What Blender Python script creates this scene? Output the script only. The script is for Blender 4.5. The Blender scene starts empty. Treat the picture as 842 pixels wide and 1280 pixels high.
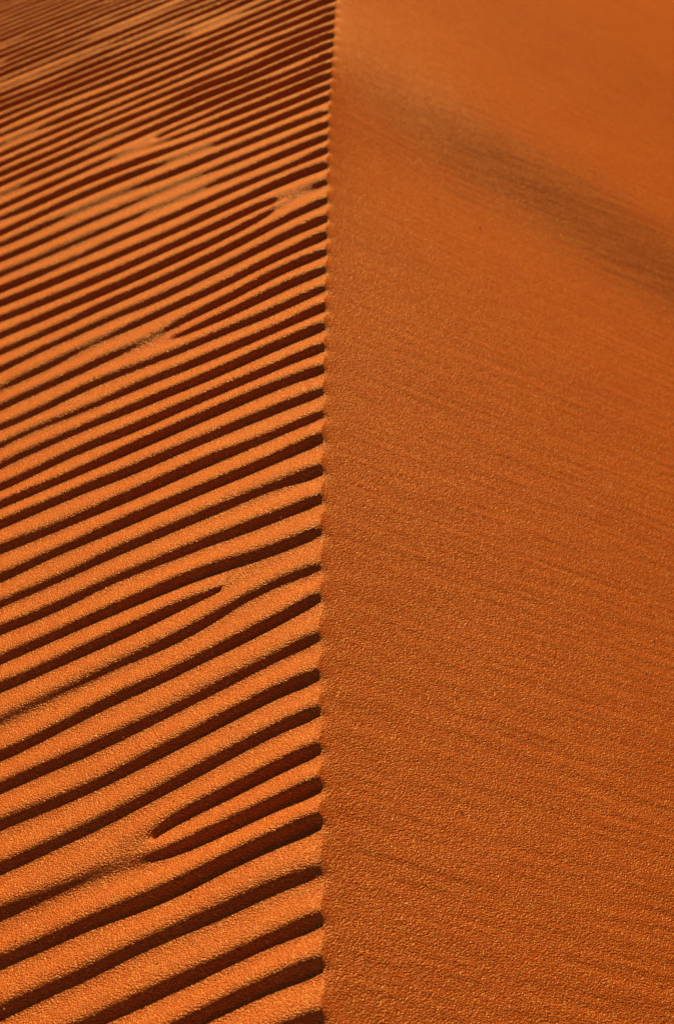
import bpy, math, numpy as np
from mathutils import Vector
rng=np.random.RandomState(7)
H=2.0; F=2000.0; PITCH=math.radians(39.9)
UL=0.32; UR=0.50; T=0.33; LAM=0.087; AMP=0.0142
SUN_EL=math.radians(30); SUN_AZ=math.radians(-7)   # azimuth from +Y, negative = to the left

# ---------- helpers
def vnoise(x,y,seed=0):
    x=np.asarray(x,float); y=np.asarray(y,float)
    r=np.random.RandomState(seed); tab=r.rand(256,256)
    xi=np.floor(x).astype(int); yi=np.floor(y).astype(int)
    fx=x-xi; fy=y-yi
    fx=fx*fx*fx*(fx*(fx*6-15)+10); fy=fy*fy*fy*(fy*(fy*6-15)+10)
    a=tab[xi%256,yi%256]; b=tab[(xi+1)%256,yi%256]; c=tab[xi%256,(yi+1)%256]; d=tab[(xi+1)%256,(yi+1)%256]
    return (a*(1-fx)+b*fx)*(1-fy)+(c*(1-fx)+d*fx)*fy-0.5
def sstep(a,b,v):
    t=np.clip((v-a)/(b-a),0,1); return t*t*(3-2*t)
def place(px,py):
    """photo detail -> its spot on the dune flank (used only to survey positions)"""
    dx=(px-421)/F; dz=-(py-640)/F
    d=(dx, math.cos(PITCH)+dz*math.sin(PITCH), -math.sin(PITCH)+dz*math.cos(PITCH))
    u=UL if px<410 else -UR
    t=H/(u*d[0]-d[2])
    return t*d[0],t*d[1]

def crest_x(y):
    return np.interp(y,[-5,1.2,2.0,2.9,4.0,5.0,8,30,700],[-.01,-.016,-.030,-.027,-.021,-.006,.10,1.5,30.])+0.010*vnoise(y*1.7,y*0+.5,31)
DEF=[(215,425,1),(-90,370,-1),(195,165,1),(345,255,-1),(-160,1130,-1),(190,1040,1),(275,735,-1),(-60,650,1)]
DEFW=[(place(a,b)[0],place(a,b)[1],s) for a,b,s in DEF]

def ripple(x,y):
    v=y-T*x
    w=0.055*vnoise(x*0.9+3,y*0.9,1)+0.030*vnoise(x*1.7,y*2.2,2)+0.018*vnoise(x*3.0,v*6,3)+0.010*vnoise(x*7,v*12,6)
    w=w+0.012*np.exp(np.minimum(x,0)/.07)
    ph=(v+w)/LAM
    amp=np.ones_like(x)
    for dx,dy,s in DEFW:
        vv=(y-dy)-T*(x-dx); xx=(x-dx)
        ph=ph+s*np.arctan2(vv*1.6,xx)/(2*math.pi)
        amp=amp*(1-0.45*np.exp(-(xx**2/0.006+vv**2/0.0010)))
    p=ph-np.floor(ph)
    c=0.31
    h=np.where(p<c,0.5-0.5*np.cos(math.pi*p/c),0.5+0.5*np.cos(math.pi*(p-c)/(1-c)))
    h=h**1.1
    # patchiness : every ripple varies in height along its length
    amp=amp*(1.0+0.22*vnoise(x*2.6+9,v*9.0,4)+0.26*vnoise(x*7,v*16,5))
    amp=amp*np.interp(x,[-3,-1.2,-0.5,-.1,0],[0.90,0.88,0.88,1.0,1.15])
    amp=amp*np.interp(y,[1.5,3.0,4.0,5.5,7.5],[0.97,1.0,1.12,1.28,1.4])
    far=1-sstep(10,18,y); near=sstep(-3,-.5,y); side=1-sstep(4,8,-x)
    return AMP*h*amp*far*near*side

bx0,by0=place(432,75); bx1,by1=place(840,325)
bl=math.hypot(bx1-bx0,by1-by0); bnx,bny=-(by1-by0)/bl,(bx1-bx0)/bl
if bny<0: bnx,bny=-bnx,-bny
KC=0.019
def common(x,y):
    z=np.where((y>-1)&(y<9), -KC*(y-3.0)**2, 0)
    z=np.where(y>=9,-KC*36-KC*12*8*np.tanh((y-9)/8.),z)
    z=np.where(y<=-1,-KC*16+KC*8*4*np.tanh((y+1)/4.),z)
    return z
def left_base(x,y):
    return UL*30*np.tanh(x/30.)+0.008*vnoise(x*0.8,y*0.8,11)*sstep(0,.8,-x)+common(x,y)
def right_base(x,y):
    d=(x-bx0)*bnx+(y-by0)*bny
    s=sstep(-.02,.25,x)
    wob=d+0.06*vnoise(x*2,y*2,12)
    z=-UR*25*np.tanh(x/25.)+common(x,y)
    z=z+0.056*sstep(-.25,.5,x)*np.tanh(wob/0.19)*np.exp(-(wob/0.75)**2)
    z=z+0.020*s*vnoise(x*0.9+5,y*1.1,13)+0.006*s*vnoise(x*1.3,y*3.2,14)
    q=sstep(0.0,.08,x)*(1-sstep(6,10,y))
    yy=y-0.03*x+0.03*vnoise(x*1.5,y*1.5,18)
    z=z+q*(0.0007*vnoise(x*2.5,yy*26,15)+0.0010*vnoise(x*5+7,yy*55,16)+0.0012*vnoise(x*12,yy*90,17))
    return z
def far_dunes(x,y):
    r=np.hypot(x,y)
    return sstep(25,120,r)*(14*vnoise(x*.008+4,y*.012,21)+4*vnoise(x*.03,y*.04,22))

# ---------- grid
def grow(start,step,end,g=1.09):
    out=[];v=start
    s=step
    while v<end:
        s*=g; v+=s; out.append(v)
    return out
L=list(np.arange(0.0025,1.5,0.0038)); L=[0.0]+L+list(np.arange(1.503,2.6,.006)); L=L+grow(L[-1],0.006,700)
Rr=list(np.arange(0.003,2.1,0.0055)); Rr=Rr+grow(Rr[-1],0.006,700)
S=np.array([-a for a in L[::-1]]+Rr)
Ym=list(np.arange(1.1,3.0,0.0036))+list(np.arange(3.0,5.2,0.0052))+list(np.arange(5.2,7.5,0.008))
Y=np.array([1.1-a for a in grow(0,0.004,300)][::-1]+Ym+grow(Ym[-1],0.008,900))
nx,ny=len(S),len(Y)
SX,YY=np.meshgrid(S,Y)
def edge(y):
    c=crest_x(y); r=ripple(c,y)
    return c, 0.28*r/(UL+UR)
c0,e0=edge(Y)
def heights(SX,YY,c0,e0):
    # column s=0 is the brink: pulled back where a ripple crest reaches it
    X=SX+c0-e0*np.exp(-np.abs(SX)/0.04)
    fade=0.85+0.15*sstep(0,0.03,-SX)
    zl=left_base(X-c0,YY)+ripple(X,YY)*fade
    zr=right_base(X-c0,YY)
    Z=np.where(SX<=0,zl,zr)
    return X,Z
C=np.repeat(c0[:,None],nx,1);E=np.repeat(e0[:,None],nx,1)
X,Z=heights(SX,YY,C,E)
i0=len(L)-1
# weld both flanks at the brink
zb=Z[:,i0].copy(); zr=right_base(X[:,i0]-c0,Y)
diff=(zb-zr)
diffm=np.convolve(diff,np.ones(31)/31,'same')
Z=np.where(SX>0,Z+diffm[:,None]*np.exp(-(SX/0.05))+(diff-diffm)[:,None]*np.exp(-SX/0.008),Z)
Z=Z+far_dunes(X,YY)
co=np.stack([X,YY,Z],-1).reshape(-1,3).astype(np.float32)
ii=np.arange(ny-1)[:,None]*nx+np.arange(nx-1)[None,:]
quads=np.stack([ii,ii+1,ii+1+nx,ii+nx],-1).reshape(-1,4).astype(np.int32)
me=bpy.data.meshes.new("sand_dune")
me.vertices.add(len(co)); me.vertices.foreach_set("co",co.ravel())
me.loops.add(quads.size); me.loops.foreach_set("vertex_index",quads.ravel())
me.polygons.add(len(quads)); me.polygons.foreach_set("loop_start",np.arange(0,quads.size,4,dtype=np.int32))
me.polygons.foreach_set("use_smooth",np.ones(len(quads),dtype=bool))
me.update(calc_edges=True)
fin=np.zeros_like(X)
for dx,dy,s in DEFW[:4]:
    vv=(YY-dy)-T*(X-dx)
    fin=np.maximum(fin,np.exp(-((X-dx)**2/0.02+vv**2/0.002)))
fin*= (SX<0)
at=me.attributes.new("fines",'FLOAT','POINT'); at.data.foreach_set("value",fin.ravel().astype(np.float32))
dune=bpy.data.objects.new("sand_dune",me); bpy.context.collection.objects.link(dune)

# ---------- sand material
m=bpy.data.materials.new("orange_sand"); m.use_nodes=True
nt=m.node_tree; N=nt.nodes; K=nt.links
b=N["Principled BSDF"]; out=N["Material Output"]
tc=N.new("ShaderNodeTexCoord")
def noise(sc,det=2,rough=.5,vec=None):
    n=N.new("ShaderNodeTexNoise"); n.inputs["Scale"].default_value=sc; n.inputs["Detail"].default_value=det; n.inputs["Roughness"].default_value=rough
    K.new(vec or tc.outputs["Object"],n.inputs["Vector"]); return n
def ramp(src,a,bb,ca,cb):
    r=N.new("ShaderNodeValToRGB"); r.color_ramp.elements[0].position=a; r.color_ramp.elements[1].position=bb
    r.color_ramp.elements[0].color=ca; r.color_ramp.elements[1].color=cb
    K.new(src,r.inputs["Fac"]); return r
def mix(f,a,bb,mode='MIX'):
    x=N.new("ShaderNodeMix"); x.data_type='RGBA'; x.blend_type=mode
    for v,s in ((f,0),(a,6),(bb,7)):
        if hasattr(v,"is_linked"): K.new(v,x.inputs[s])
        else: x.inputs[s].default_value=v
    return x.outputs[2]
g1=noise(340,1.5,.6); g2=noise(5,4,.6); g3=noise(150,2,.5)
vo=N.new("ShaderNodeTexVoronoi"); vo.inputs["Scale"].default_value=300; K.new(tc.outputs["Object"],vo.inputs["Vector"])
vsep=N.new("ShaderNodeSeparateColor"); K.new(vo.outputs["Color"],vsep.inputs[0])
col=ramp(g1.outputs["Fac"],.34,.66,(.71,.112,.005,1),(.91,.182,.013,1)).outputs["Color"]
gr=ramp(vsep.outputs[0],.0,1.,(.76,.70,.66,1),(1,1,1,1)); col=mix(1.0,col,gr.outputs["Color"],'MULTIPLY')
e=gr.color_ramp.elements.new(.92); e.color=(.99,.98,.97,1); gr.color_ramp.elements[2].color=(1.05,2.2,3.5,1)
patch=ramp(g2.outputs["Fac"],.35,.65,(.95,.89,.86,1),(1,1,1,1)).outputs["Color"]
col=mix(1.0,col,patch,'MULTIPLY')
fa=N.new("ShaderNodeAttribute"); fa.attribute_name="fines"
fm=N.new("ShaderNodeMath"); fm.operation='MULTIPLY'; fm.inputs[1].default_value=.6; K.new(fa.outputs["Fac"],fm.inputs[0])
col=mix(fm.outputs[0],col,(.74,.105,.010,1))
N.remove(b)
df=N.new("ShaderNodeBsdfDiffuse"); df.inputs["Roughness"].default_value=.2
gl=N.new("ShaderNodeBsdfGlossy"); gl.inputs["Color"].default_value=(1,.54,.17,1); gl.inputs["Roughness"].default_value=.40
ms=N.new("ShaderNodeMixShader"); ms.inputs[0].default_value=.09
K.new(col,df.inputs["Color"]); K.new(df.outputs[0],ms.inputs[1]); K.new(gl.outputs[0],ms.inputs[2]); K.new(ms.outputs[0],out.inputs["Surface"])
# grain relief: rounded grains + unevenness
def madd(a,mul,add):
    x=N.new("ShaderNodeMath"); x.operation='MULTIPLY_ADD'; K.new(a,x.inputs[0]); x.inputs[1].default_value=mul
    if hasattr(add,"is_linked"): K.new(add,x.inputs[2])
    else: x.inputs[2].default_value=add
    return x.outputs[0]
h=madd(vo.outputs["Distance"],-.6,g1.outputs["Fac"])
h=madd(g3.outputs["Fac"],.30,h)
bp=N.new("ShaderNodeBump"); bp.inputs["Strength"].default_value=1; bp.inputs["Distance"].default_value=.0024
K.new(h,bp.inputs["Height"]); K.new(bp.outputs["Normal"],df.inputs["Normal"]); K.new(bp.outputs["Normal"],gl.inputs["Normal"])
me.materials.append(m)

# ---------- coarse pale grains lying on the surface
n=3500
gx=rng.uniform(-1.5,1.6,n); gy=rng.uniform(1.0,6.5,n)
p=place(602,258); gx[0]=p[0];gy[0]=p[1]
cc,ee=edge(gy); gs=gx-cc
ok=np.abs(gs)>.07
gs,gy,cc,ee=gs[ok],gy[ok],cc[ok],ee[ok]
GX,GZ=heights(gs,gy,cc,ee)
vs=[];fs=[]
base=[(1,0,0),(-1,0,0),(0,1,0),(0,-1,0),(0,0,1),(0,0,-1)]
ft=[(0,2,4),(2,1,4),(1,3,4),(3,0,4),(2,0,5),(1,2,5),(3,1,5),(0,3,5)]
for k in range(len(gs)):
    r=(.0008+.0013*rng.rand()**2.5) if k else .0042
    o=len(vs); a=rng.uniform(0,6.28)
    for q in base:
        s=r*rng.uniform(.75,1.25)
        X_,Y_=q[0]*math.cos(a)-q[1]*math.sin(a),q[0]*math.sin(a)+q[1]*math.cos(a)
        vs.append((GX[k]+X_*s,gy[k]+Y_*s,GZ[k]+q[2]*s+r*.6))
    fs+= [tuple(o+t for t in f) for f in ft]
gm=bpy.data.meshes.new("coarse_sand_grains"); gm.from_pydata(vs,[],fs); gm.update()
go=bpy.data.objects.new("coarse_sand_grains",gm); bpy.context.collection.objects.link(go)
m2=bpy.data.materials.new("quartz_grain"); m2.use_nodes=True
N2=m2.node_tree.nodes; b2=N2["Principled BSDF"]
gi=N2.new("ShaderNodeNewGeometry"); r2=N2.new("ShaderNodeValToRGB")
r2.color_ramp.elements[0].color=(.9,.36,.05,1); r2.color_ramp.elements[1].color=(.95,.68,.25,1)
m2.node_tree.links.new(gi.outputs["Random Per Island"],r2.inputs["Fac"]); m2.node_tree.links.new(r2.outputs["Color"],b2.inputs["Base Color"])
b2.inputs["Roughness"].default_value=.3
gm.materials.append(m2)

# ---------- light
w=bpy.data.worlds.new("World"); bpy.context.scene.world=w; w.use_nodes=True
sk=w.node_tree.nodes.new("ShaderNodeTexSky"); sk.sky_type='NISHITA'; sk.sun_disc=False
sk.sun_elevation=SUN_EL; sk.sun_rotation=SUN_AZ
sk.altitude=1500; sk.dust_density=0.0; sk.air_density=0.7
bg=w.node_tree.nodes["Background"]; w.node_tree.links.new(sk.outputs[0],bg.inputs[0]); bg.inputs[1].default_value=.05
sl=bpy.data.lights.new("sun",'SUN'); sl.energy=5; sl.angle=math.radians(.6); sl.color=(1,.86,.70)
so=bpy.data.objects.new("sun",sl); bpy.context.collection.objects.link(so)
D=Vector((math.sin(SUN_AZ)*math.cos(SUN_EL),math.cos(SUN_AZ)*math.cos(SUN_EL),math.sin(SUN_EL)))
so.rotation_euler=D.to_track_quat('Z','Y').to_euler(); so.location=(-5,20,10)

# ---------- camera
cd=bpy.data.cameras.new("camera"); cam=bpy.data.objects.new("camera",cd); bpy.context.collection.objects.link(cam)
cam.location=(0,0,H); cam.rotation_euler=(math.pi/2-PITCH,0,0)
cd.sensor_fit='VERTICAL'; cd.sensor_height=36; cd.sensor_width=24; cd.lens=F/1280*36
cd.clip_start=.05; cd.clip_end=3000
cd.dof.use_dof=True; cd.dof.focus_distance=2.75; cd.dof.aperture_fstop=5.0
sc=bpy.context.scene; sc.camera=cam
sc.view_settings.view_transform='Standard'; sc.view_settings.look='None'; sc.view_settings.exposure=0
